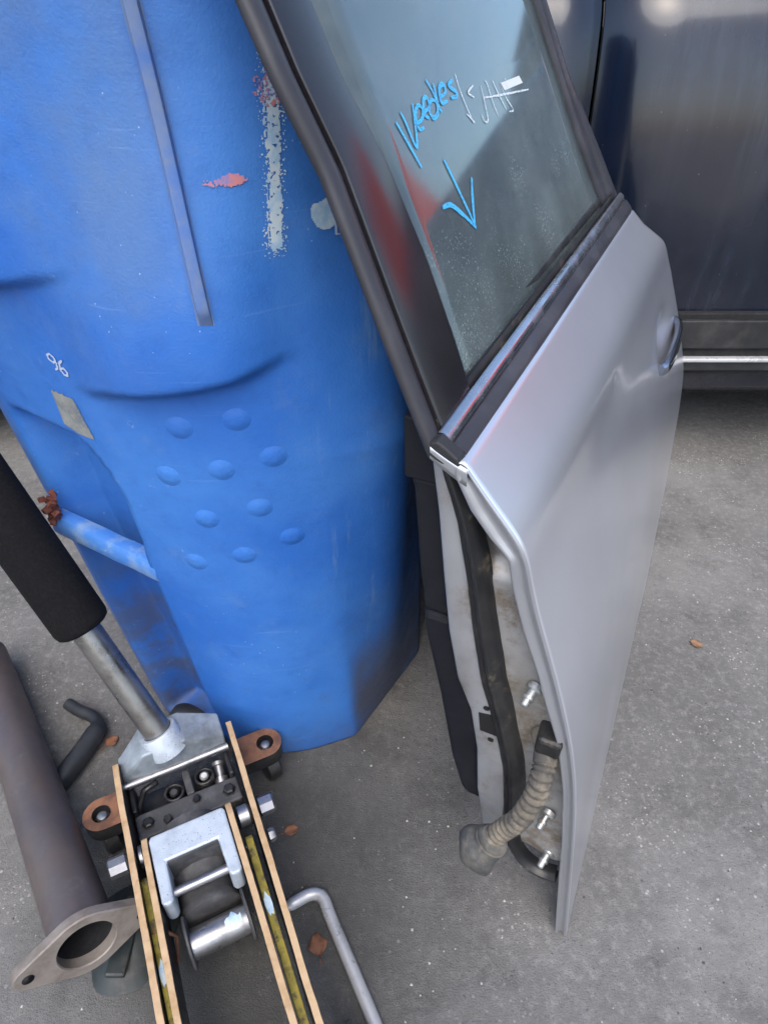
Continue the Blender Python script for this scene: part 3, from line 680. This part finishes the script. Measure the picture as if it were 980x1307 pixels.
MB().prism([D(.0115, n, z) for n, z in ((-.2145, .650), (-.2125, .664), (-.207, .6665), (-.199, .661), (-.190, .655), (-.186, .648), (-.190, .643))],
           [D(-.001, n, z) for n, z in ((-.2145, .650), (-.2125, .663), (-.207, .665), (-.199, .660), (-.191, .654), (-.188, .648), (-.190, .644))]).build('belt_end_cap', 'rubber', door, smooth=False, bevel=.0015)
belt('inner_belt_seal', 'rubber', [(-.236, .648), (-.235, .668), (-.231, .674), (-.227, .674), (-.2245, .668), (-.224, .648)], .03, .74)
# outside handle
hz = .440; hn = ns(hz)
rows = []; hpth = catmull([(.668, -.003), (.680, .004), (.72, .0085), (.78, .010), (.84, .0085), (.88, .004), (.900, -.004)], 8)
for u, o in hpth:
    c0 = Vector(D(u, hn + o, hz + .012 - (u - .79) * .02)); w = .0185 * (1 - .45 * abs((u - .785) / .115) ** 2.5); th = .0075
    rows.append([tuple(c0 + Vector((0, -math.cos(a) * th, math.sin(a) * w))) for a in np.linspace(0, 2 * math.pi, 17)])
q = MB(); q.grid(rows); q.add(rows[0], [tuple(range(16))]).add(rows[-1], [tuple(range(16))]); q.build('door_handle', 'handle', door)
# paint-marker writing, pale level bar and paper label on the glass
BLUE = [[(.1384, .8442), (.1546, .8122)], [(.1516, .8491), (.1541, .8427), (.159, .8256), (.1781, .8518)], [(.1719, .8391), (.1853, .8408), (.1933, .8463), (.1869, .8499), (.1766, .8449), (.1738, .8357), (.1844, .8352)], [(.1945, .8446), (.2075, .8468), (.2097, .8528), (.2005, .852), (.1939, .843), (.201, .8398)], [(.2262, .8479), (.2169, .8505), (.2056, .8451), (.2082, .839), (.2221, .8417), (.2261, .8529), (.2193, .8641)], [(.2318, .8607), (.228, .8444), (.2308, .8407)], [(.2346, .8505), (.2512, .8524), (.2534, .8582), (.2414, .8566), (.2354, .8471), (.2506, .8465)], [(.2774, .8597), (.2635, .8565), (.2759, .8511), (.2746, .8477), (.261, .8477)]]
ARW = [[(.2018, .8102), (.211, .7865), (.2219, .7563)], [(.1674, .7816), (.1854, .7797), (.2035, .7687), (.2228, .7541)], [(.2492, .789), (.2332, .7721), (.221, .7555)]]
WHT = [[(.2877, .8633), (.2878, .8492), (.2943, .8285), (.2982, .8258), (.286, .8331)], [(.3177, .8428), (.3059, .8476), (.3242, .8516)], [(.3452, .8498), (.3406, .8329), (.3362, .8227), (.3259, .8229), (.3233, .8289)], [(.3617, .8524), (.3646, .8482), (.3657, .8324), (.3701, .8225)], [(.3832, .8507), (.3888, .8402), (.4004, .8244)], [(.4052, .847), (.4097, .8343), (.4219, .8221), (.408, .8219)], [(.4254, .8495), (.4227, .8414)], [(.3435, .84), (.4085, .8369), (.4972, .8334)]]  # last entry is a pale level bar, not lettering
def ribbon(nm, lines, w, mat, lab):
    q = MB()
    for L in lines:
        P = catmull(L, 7) if len(L) > 2 else [tuple(np.array(L[0]) + (np.array(L[1]) - np.array(L[0])) * t) for t in np.linspace(0, 1, 10)]
        rows = []
        for i, (u, z) in enumerate(P):
            t = np.array(P[min(i + 1, len(P) - 1)]) - np.array(P[max(i - 1, 0)]); t = t / (np.linalg.norm(t) + 1e-9); pr = np.array((-t[1], t[0]))
            ww = w * (.65 + .35 * math.sin(math.pi * min(1, max(0, (i + .6) / (len(P)))))) * (1 + .25 * mnoise.noise((u * 90, z * 90, 0)))
            rows.append([tuple(gp(u + pr[0] * ww * f, z + pr[1] * ww * f, -.0042)) for f in (-1, 0, 1)])
        q.grid(rows)
    o = q.build(nm, mat, glass); o['label'] = lab
ribbon('marker_writing', BLUE, .0017, 'marker_blue', 'blue handwritten word Needles'); ribbon('marker_arrow', ARW, .0022, 'marker_blue', 'blue hand-drawn arrow pointing down')
ribbon('scribble_and_pale_bar', WHT, .0009, 'marker_white', 'white handwritten scribble with a pale level bar')
q = MB(); q.add([tuple(gp(u, z, -.0044)) for u, z in ((.4075, .8468), (.4769, .8478), (.483, .8408), (.4121, .8399))], [(0, 1, 2, 3)]); q.build('paper_label', 'paper', glass, smooth=False)

# ------------------------------------------------------------------ floor jack
jack = thing('floor_jack', 'low trolley jack with tan-edged side plates and black foam handle', 'floor jack', (-.25, .40, 0), R(26.1))
def plate(nm, x0, sl, prof, th, mats=('jack_black', 'jack_edge')):
    P_ = []
    for (ya, za), (yb, zb) in zip(prof, prof[1:] + prof[:1]):
        m = max(1, int(math.hypot(yb - ya, zb - za) / .010)); P_ += [(ya + (yb - ya) * t / m, za + (zb - za) * t / m) for t in range(m)]
    prof = [(y, z + .0007 * mnoise.noise((y * 60, x0 * 99, 1)) + .0006 * mnoise.noise((y * 210, x0 * 77, 5))) for y, z in P_]
    wv = lambda y: .0009 * mnoise.noise((y * 16, x0 * 50, 3))
    A = [(x0 - th / 2 + sl * y + wv(y) + .0003 * mnoise.noise((y * 190, 1, x0 * 40)), y, z) for y, z in prof]; B = [(x0 + th / 2 + sl * y + wv(y) + .0004 * mnoise.noise((y * 170, 2, x0 * 60)), y, z) for y, z in prof]; n = len(prof)
    Fc = [tuple(range(n)), tuple(range(n, 2 * n))] + [(i, (i + 1) % n, n + (i + 1) % n, n + i) for i in range(n)]
    return mk(nm, A + B, Fc, list(mats), jack, smooth=False, idx=[0, 0] + [1] * n, bevel=.0008)
outer = [(.128, .118), (.122, .129), (.10, .131), (-.05, .131), (-.31, .126), (-.33, .11), (-.33, .03), (-.02, .03), (.06, .045), (.125, .08)]
plate('side_plate', -.0555, .012, outer, .0076); plate('side_plate', .0925, .04, outer, .0076)
inner = [(.012, .118), (.004, .130), (-.012, .1335), (-.30, .1315), (-.315, .12), (-.315, .07), (-.02, .06), (.012, .09)]
plate('lift_arm_plate', -.0385, .02, inner, .0072); plate('lift_arm_plate', .0640, .02, inner, .0076)
for x0, sl, y0 in ((.0765, .03, -.037), (-.0478, .0, -.032)):
    q = MB(); q.prism([(x0 - .0045 + sl * y, y, z) for y, z in ((y0, .098), (y0, .112), (y0 - .006, .117), (-.30, .117), (-.30, .098))],
                     [(x0 + .0045 + sl * y, y, z) for y, z in ((y0, .098), (y0, .112), (y0 - .006, .117), (-.30, .117), (-.30, .098))])
    l_ = q.build('yellow_link_bar', 'yellow', jack, smooth=False, bevel=.0008)
    yy = -.125 if x0 > 0 else -.142
    q = MB(); n0 = 12; q.add([(x0 + sl * yy + .0042 * math.cos(a), yy + .013 * math.sin(a) * (1 + .2 * math.sin(5 * a)), .1174) for a in np.linspace(0, 2 * math.pi, n0, endpoint=False)], [tuple(range(n0))]); q.build('white_paint_spot', 'pm_white', l_, smooth=False)
# silver saddle bracket, U in plan
U_ = [(-.034, -.002), (-.031, .003), (.056, .003), (.0585, -.002), (.0575, -.078), (.055, -.083), (.045, -.083), (.0425, -.078), (.0415, -.034), (-.0195, -.034), (-.0205, -.078), (-.023, -.083), (-.031, -.083), (-.034, -.078)]
MB().prism([(x, y, .086 - .1 * min(0, y + .03)) for x, y in U_], [(x, y, .1315) for x, y in U_]).build('saddle_bracket', 'hammer', jack, smooth=False, bevel=.0028)
q = MB(); q.box(-.019, .041, -.036, -.0335, .05, .1295); q.build('bracket_inner_wall', 'jack_block', jack, smooth=False)
MB().tube([(-.021, -.064, .112), (.0425, -.064, .112)], .0058, 18).build('bracket_pin', 'steel', jack, auto=40)
MB().lathe((.012, .03, .072), (0, -1, -.05), [(0, .036), (.07, .036), (.075, .033), (.10, .033), (.104, .036), (.112, .0365), (.114, .033), (.116, .022)], 36).build('hydraulic_ram', 'jack_block', jack, auto=40)
ro = MB().tube([(-.018, -.112, .078), (.047, -.112, .078)], .0165, 28).build('cross_roller', 'steel', jack, auto=40)
for x in (-.020, .049):
    MB().lathe((x - .002, -.108, .078), (1, 0, 0), [(0, .010), (0, .027), (.001, .029), (.0035, .029), (.0045, .027), (.0045, .01)], 32).build('roller_cheek', 'jack_block', ro, auto=40)
q = MB(); rows = []
for i in range(7):
    f = i / 6; w = .55 * math.sin(math.pi * (.12 + .76 * f)) * (1 + .3 * math.sin(i * 2.3)); c_ = .15 + .1 * math.sin(i * 1.7)
    rows.append([(.022 + .019 * f, -.112 - .0168 * math.sin(c_ + w * g_), .078 + .0168 * math.cos(c_ + w * g_)) for g_ in (-1, -.6, -.2, .2, .6, 1)])
q.grid(rows).build('white_paint_spot', 'pm_white', ro)
MB().tube([(-.036, -.118, .070), (-.030, -.100, .088), (-.044, -.090, .100), (-.049, -.098, .118)], .0022, 8).build('rusty_wire', 'rust', jack)
# hydraulic block and details
q = MB(); q.box(-.049, .086, .032, .068, .025, .083); blk = q.build('hydraulic_block', 'jack_block', jack, smooth=False, bevel=.003)
q = MB(); q.box(-.020, .055, .020, .034, .03, .078); q.build('block_step', 'jack_block', blk, smooth=False, bevel=.003)
q = MB(); q.box(-.049, .086, .068, .12, .02, .045); q.build('base_pan', 'jack_black', jack, smooth=False, bevel=.003)
for sx, sy in ((.005, .090), (.047, .096)):
    P = [(sx + .012 * math.cos(t), sy + .012 * math.sin(t) - .010 * f, .045 + .038 * f) for f, t in [(i / 120, i / 120 * 2 * math.pi * 6) for i in range(121)]]
    sp_ = MB().tube(P, .0022, 7).build('return_spring', 'jack_black', jack)
    MB().lathe((sx, sy, .04), (0, -.28, 1), [(0, .004), (.044, .004), (.044, .006), (.049, .006), (.051, .004)], 12).build('spring_bolt', 'zinc' if sx > .02 else 'jack_black', sp_, auto=40)
for bx_, by_, br_, bm_ in ((-.034, .050, .007, 'jack_black'), (.072, .050, .0075, 'jack_black'), (.030, .056, .005, 'jack_black'), (-.010, .044, .0055, 'jack_black')):
    MB().lathe((bx_, by_, .082), (0, 0, 1), [(0, br_ * 1.3), (.001, br_ * 1.3), (.0012, br_), (.006, br_), (.0075, br_ * .7)], 6).build('block_bolt', bm_, blk, auto=35)
MB().tube([(-.046, .074, .06), (-.040, .090, .072), (-.030, .098, .085), (-.012, .100, .090)], .0042, 10).build('release_linkage', 'jack_black', jack)
q = MB(); q.box(.020, .030, .066, .104, .080, .086); q.build('pump_lever', 'jack_block', jack, smooth=False, bevel=.002)
MB().lathe((.066, .070, .062), (.1, 1, .35), [(0, .010), (.014, .010), (.015, .0065), (.030, .0065), (.031, .009), (.036, .009)], 16).build('pump_piston', 'steel', jack, auto=40)
for sg_ in (-.046, .082):
    q = MB(); q.box(sg_ - .003, sg_ + .003, .066, .112, .045, .094); q.build('yoke_cheek', 'jack_black', jack, smooth=False, bevel=.002)
MB().tube([(-.052, .103, .101), (.088, .104, .101)], .0056, 16).build('cross_rod', 'steel', jack, auto=40)
# handle socket yoke
pts = [(-.051, .108, .098), (.087, .108, .098), (-.051, .134, .100), (.087, .150, .100), (-.051, .112, .112), (.087, .112, .116), (-.051, .136, .118), (.087, .140, .132), (-.018, .106, .146), (.036, .106, .146), (-.014, .150, .150), (.036, .152, .150), (-.018, .104, .105), (.036, .104, .105)]
bm = bmesh.new(); vs = [bm.verts.new(p) for p in pts]; bmesh.ops.convex_hull(bm, input=vs)
bmesh.ops.delete(bm, geom=[v for v in bm.verts if not v.link_faces], context='VERTS')
bm.verts.index_update(); Vh = [tuple(v.co) for v in bm.verts]; Fh = [tuple(v.index for v in f.verts) for f in bm.faces]; bm.free()
mk('handle_yoke', Vh, Fh, 'yoke', jack, smooth=False, bevel=.0022)
jm = Matrix.Translation((-.25, .40, 0)) @ Matrix.Rotation(R(26.1), 4, 'Z'); ji = jm.inverted()
h0 = ji @ Vector((-.299, .520, .150)); h1 = ji @ Vector((-.430, .606, .421)); hd = (h1 - h0).normalized()
MB().lathe(h0 - hd * .03, hd, [(0, .019), (0, .0255), (.03, .0255), (.034, .0240), (.034, .0195), (.02, .0195)], 36).build('handle_collar', 'hammer', jack, auto=40)
MB().tube([h0 - hd * .02, h0 + hd * .3, h0 + hd * .62], .0182, 32).build('handle_tube', 'tube', jack, auto=40)
MB().lathe(h0 + hd * .175, hd, [(0, .020), (0, .0285), (.003, .0325), (.010, .0345), (.4, .0345), (.41, .031), (.41, .02)], 36).build('foam_grip', 'foam', jack, auto=50)
# caster ears
def ear(cx, cy, sgn):
    N_ = 48; hz0, hz1 = .058, .071; out = []; inn = []
    for i in range(N_):
        a = 2 * math.pi * i / N_; c, s = math.cos(a), math.sin(a); r = .0235
        if c * sgn < 0:
            L = .046; t = min(L / abs(c) if abs(c) > 1e-6 else 9, (.0235 / abs(s)) if abs(s) > 1e-6 else 9); out.append((cx + c * t, cy + s * t))
        else: out.append((cx + c * r, cy + s * r))
        inn.append((cx + c * .0122, cy + s * .0122))
    V = [(x, y, hz1) for x, y in out] + [(x, y, hz1) for x, y in inn] + [(x, y, hz0 - .012) for x, y in out] + [(x, y, hz0 - .012) for x, y in inn]
    Fc = []
    for i in range(N_):
        j = (i + 1) % N_; Fc += [(i, j, N_ + j, N_ + i), (i, 2 * N_ + i, 2 * N_ + j, j), (N_ + i, N_ + j, 3 * N_ + j, 3 * N_ + i)]
    e = mk('caster_bracket', V, Fc, ['rust', 'jack_black'], jack, auto=40, idx=[k_ for i in range(N_) for k_ in (0, 1, 1)])
    MB().lathe((cx, cy, .05), (0, 0, 1), [(0, .0122), (.004, .0122), (.006, .009), (.006, .0082), (.014, .0082), (.017, .006), (.018, .003)], 16).build('caster_bolt', 'steel', e, auto=35)
    MB().lathe((cx - .011, cy - .005, .026), (1, .15, 0), [(0, .01), (0, .022), (.003, .026), (.019, .026), (.022, .022), (.022, .01)], 26).build('caster_wheel', 'jack_black', e, auto=40)
ear(-.089, .099, -1); ear(.139, .107, 1)
# pivot bolts
for nm, m, x0, x1, y, z, r, sg in (('pivot_nut', 'steel', -.086, -.062, .001, .102, .0125, 8), ('pivot_spacer', 'steel', -.051, -.0425, -.001, .104, .0135, 24), ('pivot_spacer', 'steel', .070, .0875, -.005, .104, .0135, 24), ('pivot_nut', 'steel', .0975, .119, -.003, .104, .0130, 8), ('small_nut', 'steel', .097, .107, -.042, .100, .0085, 6), ('small_nut', 'yellow', .069, .074, -.058, .102, .0075, 8)):
    MB().lathe((x0, y, z), (1, 0, 0), [(0, r * .75), (.002, r), (x1 - x0 - .003, r), (x1 - x0, r * .8)], sg).build(nm, m, jack, auto=35)
for x in (-.085, .10):
    MB().lathe((x, -.29, .035), (1, 0, 0), [(0, .01), (0, .03), (.003, .035), (.021, .035), (.024, .03), (.024, .01)], 28).build('front_wheel', 'steel', jack, auto=40)

# ------------------------------------------------------------------ exhaust pipe with flange
pe = Vector((-.327, .285, .100)); pf = Vector((-.525, .545, .043)); ax = (pe - pf).normalized()
pipe = thing('exhaust_pipe', 'brown-grey exhaust pipe with oval flange, left of the jack', 'pipe', (pe.x, pe.y, 0))
L = lambda v: Vector(v) - Vector((pe.x, pe.y, 0))
far = pf - ax * .25; far.z = .043
MB().tube([L(far), L(pf), L(pf + ax * .1), L(pe - ax * .006)], .0345, 36, caps=False).build('tube', 'pipe', pipe)
MB().tube([L(pe - ax * .16), L(pe + ax * .0005)], .0316, 36, caps=False).build('bore', 'soot', pipe)
MB().lathe(L(pe - ax * .15), ax, [(0, .0), (.001, .031)], 24).build('bore_back', 'soot', pipe)
e1 = ax.cross(Vector((0, 0, 1))).normalized(); e2 = e1.cross(ax).normalized(); N_ = 72
tw = R(8); e1, e2 = e1 * math.cos(tw) + e2 * math.sin(tw), e2 * math.cos(tw) - e1 * math.sin(tw)
def fl_r(a):
    c, s = abs(math.cos(a)), abs(math.sin(a)); best = .0435
    for i in range(1, 30):       # tangent hull between the big circle and the two ear circles
        f = i / 29; cx, rr = .060 * f, .0435 + (.015 - .0435) * f
        bq = cx * c; disc = rr * rr - (cx * s) ** 2
        if disc > 0: best = max(best, bq + math.sqrt(disc))
    return best
V = []; Fc = []
for i in range(N_):
    a = 2 * math.pi * i / N_; d = e1 * math.cos(a) + e2 * math.sin(a); ro_ = fl_r(a)
    for r, h in ((.0306, -.012), (.0306, .0005), (.0318, .002), (ro_ - .0015, .002), (ro_, .0005), (ro_, -.0095), (.0345, -.0105)): V.append(L(pe) + d * r + ax * h)
for i in range(N_):
    j = (i + 1) % N_
    for m_ in range(6): Fc.append((i * 7 + m_, j * 7 + m_, j * 7 + m_ + 1, i * 7 + m_ + 1))
fl = mk('flange', V, Fc, 'flange', pipe, auto=35)
for sg in (-1, 1):
    MB().lathe(L(pe) + e1 * .060 * sg + ax * .0022, ax, [(0, .0), (.0003, .0062)], 18).build('bolt_hole', 'dark_hole', fl)

# ------------------------------------------------------------------ small things on the ground
pan = thing('plastic_piece', 'grey-green plastic piece lying under the pipe flange', 'plastic', (-.312, .330, 0))
rows = []
for i in range(9):
    f = i / 8; rows.append([(.052 * math.cos(a) * f * (1 + .12 * math.sin(3 * a)), .070 * math.sin(a) * f * (1 + .08 * math.sin(2 * a + 1)), .030 * (1 - f ** 2) + .002) for a in np.linspace(0, 2 * math.pi, 37)])
q = MB(); q.grid(rows); q.build('dome', 'green_grey', pan)
q = MB(); q.box(-.012, .012, -.055, .035, .024, .033); q.build('moulded_rib', 'green_grey', pan, smooth=False, bevel=.003)

P = catmull([(-.512, .664, .017), (-.490, .651, .017), (-.462, .638, .018), (-.449, .620, .018), (-.452, .595, .018), (-.466, .548, .018), (-.480, .515, .0145)], 6)
q = MB(); q.tube(P, [.0095 + .006 * sst(.42, .60, i / (len(P) - 1)) for i in range(len(P))], 18)
tag(q.build('bent_bar', 'bar_black', auto=45), 'matte black bent bar lying behind the exhaust pipe', 'bar')
P = catmull([(-.126, .358, .0085), (-.112, .366, .0085), (-.098, .3735, .0085), (-.086, .3745, .0085), (-.077, .368, .0085), (-.066, .345, .0085), (-.033, .281, .0085), (.01, .196, .0085)], 8)
q = MB(); q.tube(P, [.0052 + .0026 * sst(0, .1, i / (len(P) - 1)) for i in range(len(P))], 18)
tag(q.build('bent_rod', 'rod', auto=45), 'bare steel hooked rod lying right of the jack', 'rod')
P = catmull([(-.345, .640, .012), (-.332, .642, .034), (-.310, .640, .040), (-.285, .628, .036), (-.262, .610, .026), (-.244, .590, .010)], 8); rows = []
for i, p in enumerate(P):
    w = .014 + .004 * mnoise.noise((i * .3, 0, 0)); rows.append([(p[0], p[1] - .010, max(.001, p[2] - w)), (p[0] - .002, p[1] - .012, p[2]), (p[0], p[1] - .006, p[2] + .004), (p[0] + .003, p[1] + .006, p[2] + .002), (p[0] + .003, p[1] + .006, max(.0005, p[2] - w))])
q = MB(); q.grid(rows); o = q.build('rubber_strip', 'rubber_dusty', auto=50); tag(o, 'black torn rubber strip behind the jack handle socket', 'rubber strip')

def leaf(name, label, x, y, rz, s, mat, stem=True):
    rows = []
    for i in range(9):
        f = i / 8; w = math.sin(math.pi * f ** .8) * .42 * s * (1 + .25 * mnoise.noise((f * 5, x * 40, 1))) + .0004
        rows.append([((f - .5) * s, a * w, .0015 + .16 * s * abs(a) ** 1.5 * (.6 + .5 * mnoise.noise((f * 3, a, y * 30))) + .05 * s * math.sin(f * 4)) for a in (-1, -.6, -.25, 0, .25, .6, 1)])
    q = MB(); q.grid(rows)
    if stem: q.tube([(-.5 * s, 0, .002), (-.75 * s, .04 * s, .002), (-.95 * s, .03 * s, .0015)], .0007, 5)
    o = q.build(name, mat); o.location = (x, y, .0005); o.rotation_euler = (0, 0, rz)
    m_ = o.modifiers.new('solid', 'SOLIDIFY'); m_.thickness = .0004
    return tag(o, label, 'leaf', 'dry leaves on the ground')
leaf('dry_leaf', 'crumpled dry brown leaf just right of the jack plates', -.129, .462, .4, .020, 'leaf')
leaf('dry_leaf', 'dry brown leaf with long stem inside the hooked rod bend', -.082, .319, 1.9, .026, 'leaf')
leaf('dry_leaf', 'small orange-tan leaf on open ground right of the silver door', .561, .803, -.6, .022, 'leaf_tan', False)
leaf('dry_leaf', 'reddish leaf scrap beside the bent end of the black bar', -.425, .604, .9, .022, 'leaf')
# grit
def grit(name, label, n, mat, smin, smax, seed):
    rn = random.Random(seed); q = MB()
    for _ in range(n):
        while True:
            x, y = rn.uniform(-.75, 1.0), rn.uniform(.12, 1.5)
            if mnoise.noise((x * 5, y * 5, seed)) + rn.uniform(-.35, .35) > -.05: break
        s = smin + (smax - smin) * rn.random() ** 3; a = rn.uniform(0, 6.28); h = s * rn.uniform(.4, .8)
        b3 = [(x + s * rn.uniform(.6, 1.2) * math.cos(a + i * 1.5708), y + s * rn.uniform(.6, 1.2) * math.sin(a + i * 1.5708), -.0003) for i in range(4)]
        t3 = [(x + (p[0] - x) * .55 + s * .1, y + (p[1] - y) * .55, h * rn.uniform(.8, 1.2)) for p in b3]
        q.add(b3 + t3, [(4, 5, 6, 7), (0, 1, 5, 4), (1, 2, 6, 5), (2, 3, 7, 6), (3, 0, 4, 7)])
    tag(q.build(name, mat, smooth=False), label, 'grit', kind='stuff')
grit('pale_grit', 'pale grit and chips scattered over the concrete', 2400, 'grit', .0004, .0024, 3)
grit('dark_grit', 'dark crumbs and grit scattered over the concrete', 1400, 'grit_dark', .0006, .0026, 9)
